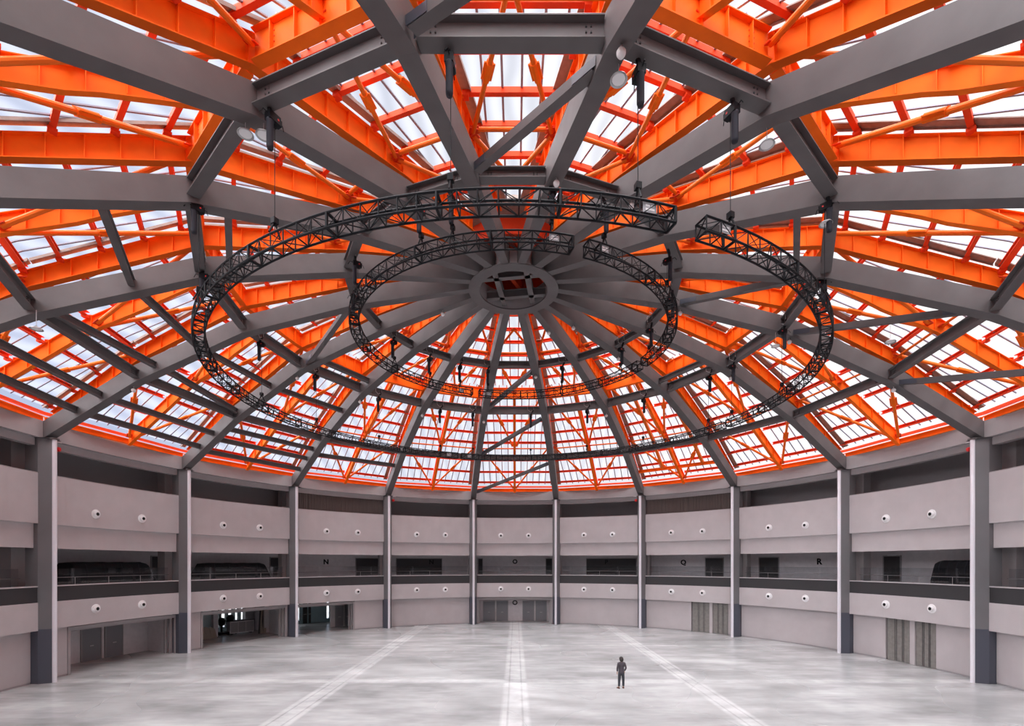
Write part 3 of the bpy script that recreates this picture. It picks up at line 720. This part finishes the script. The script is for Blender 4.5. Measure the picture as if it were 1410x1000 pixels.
def dk(x0, x1, z0=4.62, z1=7.4, lab='dark doorway in the middle gallery wall', frame=True):
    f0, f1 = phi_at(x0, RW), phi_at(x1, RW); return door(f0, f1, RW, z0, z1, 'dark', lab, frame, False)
dk(490, 528, lab='wide dark doorway in the middle gallery, second bay left of far centre'); dk(546, 608, lab='dark recess in the middle gallery, first bay left of far centre')
dk(659, 664, lab='narrow dark doorway left of the gallery letter O'); dk(752, 760, lab='dark doorway right of the gallery letter O'); dk(808, 876, lab='dark recess in the middle gallery, first bay right of far centre')
dk(972, 996, lab='dark doorway right of the gallery letter Q'); dk(1046, 1072, lab='dark doorway in the gallery, third bay right of far centre')
dk(1218, 1240, lab='dark doorway in the gallery, fourth bay right of far centre'); dk(208, 234, lab='dark doorway in the gallery, fourth bay left of far centre'); dk(0, 14, lab='dark doorway in the gallery, fifth bay left of far centre')
dk(372, 384, lab='dark doorway in the gallery, third bay left of far centre')
def gl(ch, x, z, r, lab, size=.72): tag(text(ch, phi_at(x, r), r, z, size), lab, 'letter')
gl('N', 449, 7.0, RW-.03, 'black gate letter N on gallery wall, second bay left of far centre'); gl('N', 594, 7.0, RW-.08, 'black gate letter N on gallery wall, first bay left of far centre')
gl('O', 709, 7.05, RW-.03, 'black gate letter O on the gallery wall of the far centre bay'); gl('P', 835, 7.0, RW-.08, 'black gate letter P on gallery wall, first bay right of far centre')
gl('Q', 941, 6.95, RW-.03, 'black gate letter Q on gallery wall, second bay right of far centre'); gl('R', 1128, 7.0, RW-.03, 'black gate letter R on gallery wall, third bay right of far centre')
# black covered masses (retracted seating) behind the rails, fourth and third bays left; fourth bay right
def mass(f0, f1, r0, r1, z0, z1, lab, n=14):
    mb = MB(); o = len(mb.v); sec = [(r0, z0), (r0, z1-.45), (r0+.12, z1-.15), (r0+.4, z1), (r1-.4, z1), (r1, z1-.4), (r1, z0)]
    rows = n+1
    for i in range(rows):
        u = i/n; f = f0+(f1-f0)*u; k_ = 1-max(0, (abs(u-.5)-.40)/.1)**2*.45
        for (r, z) in sec: mb.v.append(P(f, r, z0+(z-z0)*k_+.02*math.sin(i*2.3)))
    m_ = len(sec)
    for i in range(n):
        for q in range(m_): mb.face([o+i*m_+q, o+i*m_+(q+1) % m_, o+(i+1)*m_+(q+1) % m_, o+(i+1)*m_+q])
    mb.face([o+q for q in range(m_)]); mb.face([o+n*m_+q for q in range(m_)][::-1])
    th = tag(mb.build('covered_seating', 'fabric'), lab, 'covered seating')
    mb = MB()
    for i in range(1, 5):
        f = f0+(f1-f0)*i/5; mb.tube([P(f, r0-.02, z0), P(f, r0-.02, z1-.45), P(f, r0+.12, z1-.10)], .02, 5)
    mb.build('strap', 'soft', th)
mass(phi_at(86, 29), phi_at(205, 29.3), 28.6, 30.2, 4.62, 6.95, 'long black covered seating stack behind the rail, fourth bay left of far centre')
mass(phi_at(272, 29), phi_at(368, 29.3), 28.6, 30.2, 4.62, 6.9, 'long black covered seating stack behind the rail, third bay left of far centre')
mass(phi_at(1288, 29), phi_at(1350, 29), 28.6, 30.2, 4.62, 7.05, 'black covered seating stack behind the rail, fourth bay right of far centre')
for x, w in ((226, 'fourth bay left'), (1228, 'fourth bay right')):
    f = phi_at(x, RW-.1); mb = MB(); mb.arc(f-.6, f+.6, RW-.14, RW-.08, 7.46, 7.56, 2); tag(mb.build('sign_strip', 'white'), f'small white sign strip above the dark doorway, {w} of far centre', 'sign')

# ------------------------------------------------------------------ ground floor
RG = 27.42
def gpanel(f0, f1, lab, z1=3.05):
    mb = MB(); mb.arc(f0, f1, RG, RG+.18, .10, z1, 10); o = st(mb, 'wall_ground_panel', 'wall', lab)
    mb = MB(); mb.arc(f0, f1, RG+.02, RG+.16, 0, .10, 10); mb.build('baseboard', 'slab', o)
for k in BAYS:
    B = bay(k)
    if k in (0, -2, -3, -4, 2, 4): continue
    gpanel(k*20-HW, k*20+HW, f'flat warm grey ground floor wall panel, {B}')
# doors on the right
for k, xs, nm in ((2, (953, 977, 981, 1002), 'second'), (4, (1221, 1253, 1260, 1288), 'fourth')):
    f = [phi_at(x, RG) for x in xs]; f[3] = min(f[3], k*20+HW)
    gpanel(k*20-HW, f[0]-.15, f'warm grey wall panel left of the paired doors, {bay(k)}')
    if f[3] < k*20+HW-.3: gpanel(f[3]+.1, k*20+HW, f'warm grey wall panel right of the paired doors, {bay(k)}')
    mb = MB(); mb.arc(f[1], f[2], RG-.02, RG+.18, 0, 3.05, 1); st(mb, 'trim_%d' % nextt(), 'wall', f'narrow post between the paired doors, {bay(k)}', 'post')
    mb = MB(); mb.arc(f[0]-.2, f[3]+.1, RG+.2, RG+.3, 0, 3.05, 4); st(mb, 'wall_behind_doors', 'dark', f'dark lining behind the paired doors, {bay(k)}')
    for q, w in ((0, 'left'), (2, 'right')):
        d_ = door(f[q], f[q+1], RG+.14, .02, 3.0, 'glassdoor', f'tall olive grey folding door, {w} of pair, {bay(k)}', False, False)
        mb = MB()
        for u in (.33, .40, .64, .70): ff = f[q]+(f[q+1]-f[q])*u; mb.arc(ff-.018, ff+.018, RG+.05, RG+.1, .05, 2.98, 1)
        mb.build('door_mullions', 'dark', d_)
# open bays: portal frame + recess room
def portal(k, f0, f1, depth, zt, lab, wallm='room', back=True, ceil=True):
    mb = MB(); e_ = .35
    for (rr, i_) in ((RG-.05, 0), (RG+.30, .25), (RG+.65, .5)):
        mb.arc(f0+i_-e_, f0+i_, rr, rr+.12, 0, zt+.2-i_*.2, 1); mb.arc(f1-i_, f1-i_+e_, rr, rr+.12, 0, zt+.2-i_*.2, 1); mb.arc(f0-e_+i_, f1+e_-i_, rr, rr+.12, zt-i_*.3, zt+.22-i_*.3, 8)
    st(mb, 'trim_%d' % nextt(), 'cornice', f'stepped metal portal frame around the opening, {bay(k)}', 'portal frame')
    if f0-e_ > k*20-HW+.1: gpanel(k*20-HW, f0-e_, f'narrow warm grey pier panel left of the opening, {bay(k)}')
    if f1+e_ < k*20+HW-.1: gpanel(f1+e_, k*20+HW, f'warm grey wall panel right of the opening, {bay(k)}')
    mb = MB(); mb.arc(k*20-9.6, k*20-9.3, RG+.2, RG+depth, 0, 4.3, 1); mb.arc(k*20+9.3, k*20+9.6, RG+.2, RG+depth, 0, 4.3, 1); st(mb, 'wall_recess_sides', wallm, f'side walls of the recess, {bay(k)}')
    if back: mb = MB(); mb.arc(k*20-9.6, k*20+9.6, RG+depth, RG+depth+.15, 0, 4.3, 10); st(mb, 'wall_recess_back', wallm, f'back wall of the recess, {bay(k)}')
    if ceil: mb = MB(); mb.arc(k*20-9.5, k*20+9.5, RG+.3, RG+depth, zt+.1, zt+.2, 6); st(mb, 'ceiling_recess', 'slab', f'dark soffit of the recess, {bay(k)}', 'ceiling')
# far centre
f0, f1 = phi_at(659, RG), phi_at(758, RG); portal(0, f0, f1, 2.2, 2.72, '')
for x0, x1, w in ((666, 681, 'first'), (684, 699, 'second'), (720, 735, 'third'), (738, 752, 'fourth')): door(phi_at(x0, 29.5), phi_at(x1, 29.5), RG+2.2, .02, 2.35, 'door', f'grey double door in far centre recess, {w} from the left')
gl('O', 709, 2.15, RG+2.17, 'black gate letter O between the ground floor doors, far centre bay', .75)
# fourth bay left
f0, f1 = phi_at(96, RG), phi_at(240, RG); portal(-4, f0, f1, 3.1, 2.72, '')
for x0, x1, w in ((112, 138, 'left'), (145, 168, 'right')): door(phi_at(x0, 30.5), phi_at(x1, 30.5), RG+3.1, .02, 2.4, 'door', f'grey double door, {w} of two in fourth bay left recess')
# third bay left (deep room with windows)
f0, f1 = phi_at(279, RG), min(phi_at(392, RG), -60+8.7); portal(-3, f0, f1, 8.8, 2.72, '', 'room', False, False)
mb = MB(); mb.arc(phi_at(279, 33), phi_at(291, 33), 33, 33.3, 0, 4.3, 2); st(mb, 'wall_room_teal', 'teal', 'teal grey partition at the left of the open bay')
mb = MB(); mb.arc(phi_at(291, 33), phi_at(297, 33), 32.6, 33.4, 0, 4.3, 2); st(mb, 'wall_room_pier', 'room', 'square pier beside the windows of the open bay')
mb = MB(); mb.arc(phi_at(364, 31.5), phi_at(395, 31.5), 31.5, 31.7, 0, 4.3, 3); st(mb, 'wall_room_right', 'room', 'grey partition at the right of the open bay')
door(phi_at(377, 31.5), phi_at(385, 31.5), 31.5, .02, 2.5, 'door', 'dark door in the right partition of the third bay left')
mb = MB(); mb.arc(phi_at(338, 34.6), phi_at(350, 34.6), 34.6, 35.3, 0, 4.3, 2); st(mb, 'wall_room_column', 'cornice', 'round-cornered pier among the windows')
# second bay left
f0, f1 = -40-8.8, phi_at(486, RG); portal(-2, f0, f1, 8.8, 2.72, '', 'teal', False, False)
mb = MB(); mb.arc(phi_at(455, 31), phi_at(490, 31), 31, 31.2, 0, 4.3, 3); st(mb, 'wall_hall_partition', 'room', 'grey partition with doors, second bay left of far centre')
door(phi_at(462, 31), phi_at(472, 31), 31, .02, 2.5, 'door', 'grey door left of two in the second bay left opening'); door(phi_at(475, 31), phi_at(482, 31), 31, .02, 2.5, 'door', 'grey door right of two in the second bay left opening')
door(phi_at(417, 36.1), phi_at(423, 36.1), 36.15, .02, 3.0, 'dark', 'dark door deep in the second bay left opening', False); door(phi_at(425, 36.1), phi_at(428, 36.1), 36.15, .02, 3.0, 'dark', 'narrow dark door deep in the second bay left opening', False)

# things stored in the open bay
def at(px, r): f = phi_at(px, r); return P(f, r, 0), -f*D
def stool(px, r, h, lab):
    p, rz = at(px, r); th = thing('covered_machine', lab, 'machine', p, rz)
    mb = MB(); mb.lathe([(.01, h), (.22, h-.05), (.32, h-.3), (.26, h-.7), (.12, h-.8)], 12); mb.build('hood', 'fabric', th, True, smooth=True)
    mb = MB(); mb.tube([(0, 0, .25), (0, 0, h-.6)], .10, 8); mb.build('stem', 'black', th, True)
    mb = MB(); mb.box((-.4, -.4, .06), (.4, .4, .28)); mb.build('base', 'black', th, True)
    for sx_ in (-.35, .35):
        for sy_ in (-.35, .35): mb = MB(); mb.lathe([(.001, -.04), (.09, -.04), (.09, .04), (.001, .04)], 10, (sx_, sy_, .09), axis='Y'); mb.build('wheel', 'black', th, True)
stool(305, 33.6, 1.65, 'tall black covered machine on wheels, left one before the bright windows'); stool(317, 33.4, 1.9, 'tall black covered machine on wheels, right one before the bright windows')
p, rz = at(331, 33.2); th = thing('storage_cabinet', 'low grey storage cabinet in the open bay beside the black machines', 'cabinet', p, rz)
mb = MB(); mb.box((-1.1, -.35, .1), (1.1, .35, 1.25)); mb.build('body', 'room', th, True)
for q in (-.72, 0, .72): mb = MB(); mb.box((q-.33, -.37, .18), (q+.33, -.35, 1.15)); mb.build('door', 'slab', th, True)
mb = MB(); mb.box((-1.15, -.4, 1.25), (1.15, .4, 1.32)); mb.build('top', 'dark', th, True)
for q in (-.9, .9): mb = MB(); mb.box((q-.05, -.3, 0), (q+.05, .3, .1)); mb.build('leg', 'black', th, True)
for j, (px, w) in enumerate(((357, 'left'), (361, 'right'))):
    p, rz = at(px, 31.9); th = thing('leaning_boards', f'pale boards leaning on the partition of the open bay, {w} bundle', 'boards', p, rz)
    for q in range(3):
        mb = MB(); mb.add([(-.3+.12*q, -.5, 0), (-.1+.12*q, -.5, 0), (.25+.12*q, .0, 2.5), (.05+.12*q, .0, 2.5), (-.3+.12*q, -.45, 0), (-.1+.12*q, -.45, 0), (.25+.12*q, .05, 2.5), (.05+.12*q, .05, 2.5)],
               [(0,1,2,3),(7,6,5,4),(0,4,5,1),(1,5,6,2),(2,6,7,3),(3,7,4,0)]); mb.build('board', 'board' if q else 'dark', th, True)
p, rz = at(284, 32.2); th = thing('board_stack', 'small stack of pale boards leaning at the left of the open bay', 'boards', p, rz)
for q in range(3):
    mb = MB(); x = -.5+.4*q; mb.add([(x, -.3, 0), (x+.5, -.3, 0), (x+.5, .1, 1.0-.1*q), (x, .1, 1.1), (x, -.25, 0), (x+.5, -.25, 0), (x+.5, .15, 1.0-.1*q), (x, .15, 1.1)],
           [(0,1,2,3),(7,6,5,4),(0,4,5,1),(1,5,6,2),(2,6,7,3),(3,7,4,0)]); mb.build('board', 'board', th, True)

# ------------------------------------------------------------------ the person
def skinned(name, verts, edges, radii, m, par, sub=2, root=0):
    me = bpy.data.meshes.new(name); me.from_pydata(verts, edges, []); o = bpy.data.objects.new(name, me); COL.objects.link(o)
    sk = o.modifiers.new('skin', 'SKIN'); sk.use_smooth_shade = True; sb = o.modifiers.new('sub', 'SUBSURF'); sb.levels = sub; sb.render_levels = sub
    for i, r in enumerate(radii):
        v = me.skin_vertices[0].data[i]; v.radius = r if isinstance(r, tuple) else (r, r); v.use_root = (i == root)
    bpy.context.view_layer.update(); dg = bpy.context.evaluated_depsgraph_get()
    nm_ = bpy.data.meshes.new_from_object(o.evaluated_get(dg)); nm_.materials.clear(); nm_.materials.append(M[m]); bpy.data.objects.remove(o)
    q = bpy.data.objects.new(name, nm_); COL.objects.link(q); q.parent = par; return q
pr = thing('person', 'person seen from behind in dark jacket and trousers, standing and looking up', 'person', (5.92, -1.32, 0), 8*D)
# +Y is away from the camera (the way the person faces)
body_v = [(0, 0, .90), (0, .0, 1.08), (0, -.01, 1.26), (0, -.02, 1.39), (0, -.01, 1.45), (0, .0, 1.52),   # 0-5 pelvis..neck
          (-.09, 0, .84), (-.11, .01, .48), (-.135, -.02, .09), (-.16, .12, .045),                          # 6-9 left leg, foot
          (.09, 0, .84), (.105, .0, .48), (.11, -.02, .09), (.12, .13, .045),                               # 10-13
          (-.17, -.02, 1.37), (-.235, -.05, 1.12), (-.22, .03, .90),                                         # 14-16 left arm
          (.17, -.02, 1.37), (.24, -.06, 1.12), (.20, .05, .93),                                              # 17-19 right arm
          (0, -.02, 1.585)]                                                                                # 20 head
body_e = [(0,1),(1,2),(2,3),(3,4),(4,5),(0,6),(6,7),(7,8),(8,9),(0,10),(10,11),(11,12),(12,13),(3,14),(14,15),(15,16),(3,17),(17,18),(18,19),(5,20)]
body_r = [(.05,.04),(.10,.07),(.11,.07),(.085,.055),(.045,.045),(.045,.045),.04,.04,.035,(.04,.028),.04,.04,.035,(.04,.028),.038,.032,.026,.038,.032,.026,(.055,.065)]
skinned('body', body_v, body_e, body_r, 'skin', pr)
hd = MB(); prof = [(.004, 1.475), (.045, 1.485), (.066, 1.53), (.074, 1.58), (.074, 1.63), (.06, 1.675), (.03, 1.70), (.004, 1.705)]
hd.lathe(prof, 16); 
for v in hd.v: v.y = v.y*1.18+(.012 if v.z < 1.56 else 0)
# face: nose, ears, mouth, eyes on the far side
hd.add([(-.014, .085, 1.555), (.014, .085, 1.555), (0, .112, 1.56), (0, .086, 1.60)], [(0, 1, 2), (1, 3, 2), (3, 0, 2), (0, 3, 1)])
for s_ in (-1, 1): hd.lathe([(.002, .012), (.024, .008), (.026, -.006), (.002, -.01)], 8, (s_*.076, 0, 1.585), axis='Y')
head = hd.build('head', 'skin', pr, True, smooth=True)
ey = MB()
for s_ in (-1, 1): ey.box((s_*.028-.012, .082, 1.60), (s_*.028+.012, .090, 1.608))
ey.box((-.022, .084, 1.525), (.022, .092, 1.531)); ey.build('eyes_and_mouth', 'hair', head, True)
hr = MB(); hr.lathe([(.070, 1.475), (.098, 1.52), (.112, 1.59), (.106, 1.66), (.080, 1.71), (.04, 1.74), (.004, 1.745)], 18)
for v in hr.v:
    v.y = v.y*1.15-.022+(.03 if v.z > 1.62 else 0)
    if v.y > .05 and v.z < 1.64: v.y = .03
    v.x += random.uniform(-.004, .004); v.z += random.uniform(-.004, .004)
hr.build('hair', 'hair', pr, True, smooth=True)
skinned('jacket', [(0, 0, .77), (0, 0, 1.08), (0, -.01, 1.26), (0, -.02, 1.39), (0, -.012, 1.47), (-.175, -.02, 1.375), (-.24, -.05, 1.12), (-.222, .02, .93), (.175, -.02, 1.375), (.245, -.06, 1.12), (.205, .035, .95)],
        [(0,1),(1,2),(2,3),(3,4),(3,5),(5,6),(6,7),(3,8),(8,9),(9,10)], [(.185,.14),(.17,.125),(.17,.12),(.15,.105),(.075,.075),.068,.056,.045,.068,.056,.045], 'jacket', pr)
skinned('trousers', [(0, 0, 1.00), (0, 0, .88), (-.09, 0, .80), (-.115, .01, .48), (-.137, -.015, .10), (.09, 0, .80), (.11, 0, .48), (.112, -.015, .10)],
        [(0,1),(1,2),(2,3),(3,4),(1,5),(5,6),(6,7)], [(.15,.11),(.15,.115),.10,.078,.062,.10,.078,.062], 'trousers', pr)
for s_, x, rz in ((-1, -.15, 25), (1, .115, -8)):
    mb = MB(); mb.lathe([(.005, .0), (.048, .0), (.052, .03), (.044, .075), (.03, .10), (.005, .105)], 12)
    for v in mb.v: v.y = v.y*2.6+.05 if v.z < .07 else v.y*1.3
    sh = mb.build('shoe', 'shoe', pr, True, smooth=True); sh.location = (x, -.01, 0); sh.rotation_euler = (0, 0, rz*D)
def hand(x, y, z, s_):
    vs = [(0, 0, 0), (0, .01, -.045), (0, .015, -.085)]; es = [(0, 1), (1, 2)]; rr = [(.022, .016), (.036, .015), (.036, .013)]
    for i, ln in enumerate((.065, .075, .07, .055)):
        yy = -.030+.020*i; b = len(vs); vs += [(0, .015+yy, -.095), (-.006*s_, .018+yy, -.095-ln*.5), (-.022*s_, .018+yy, -.095-ln)]
        es += [(2, b), (b, b+1), (b+1, b+2)]; rr += [.009, .008, .006]
    b = len(vs); vs += [(-.005*s_, .045, -.04), (-.015*s_, .065, -.075), (-.02*s_, .068, -.10)]; es += [(1, b), (b, b+1), (b+1, b+2)]; rr += [.011, .009, .007]
    q = skinned('hand', vs, es, rr, 'skin', pr, 1); q.location = (x, y, z)
hand(-.222, .03, .90, -1); hand(.20, .05, .925, 1)
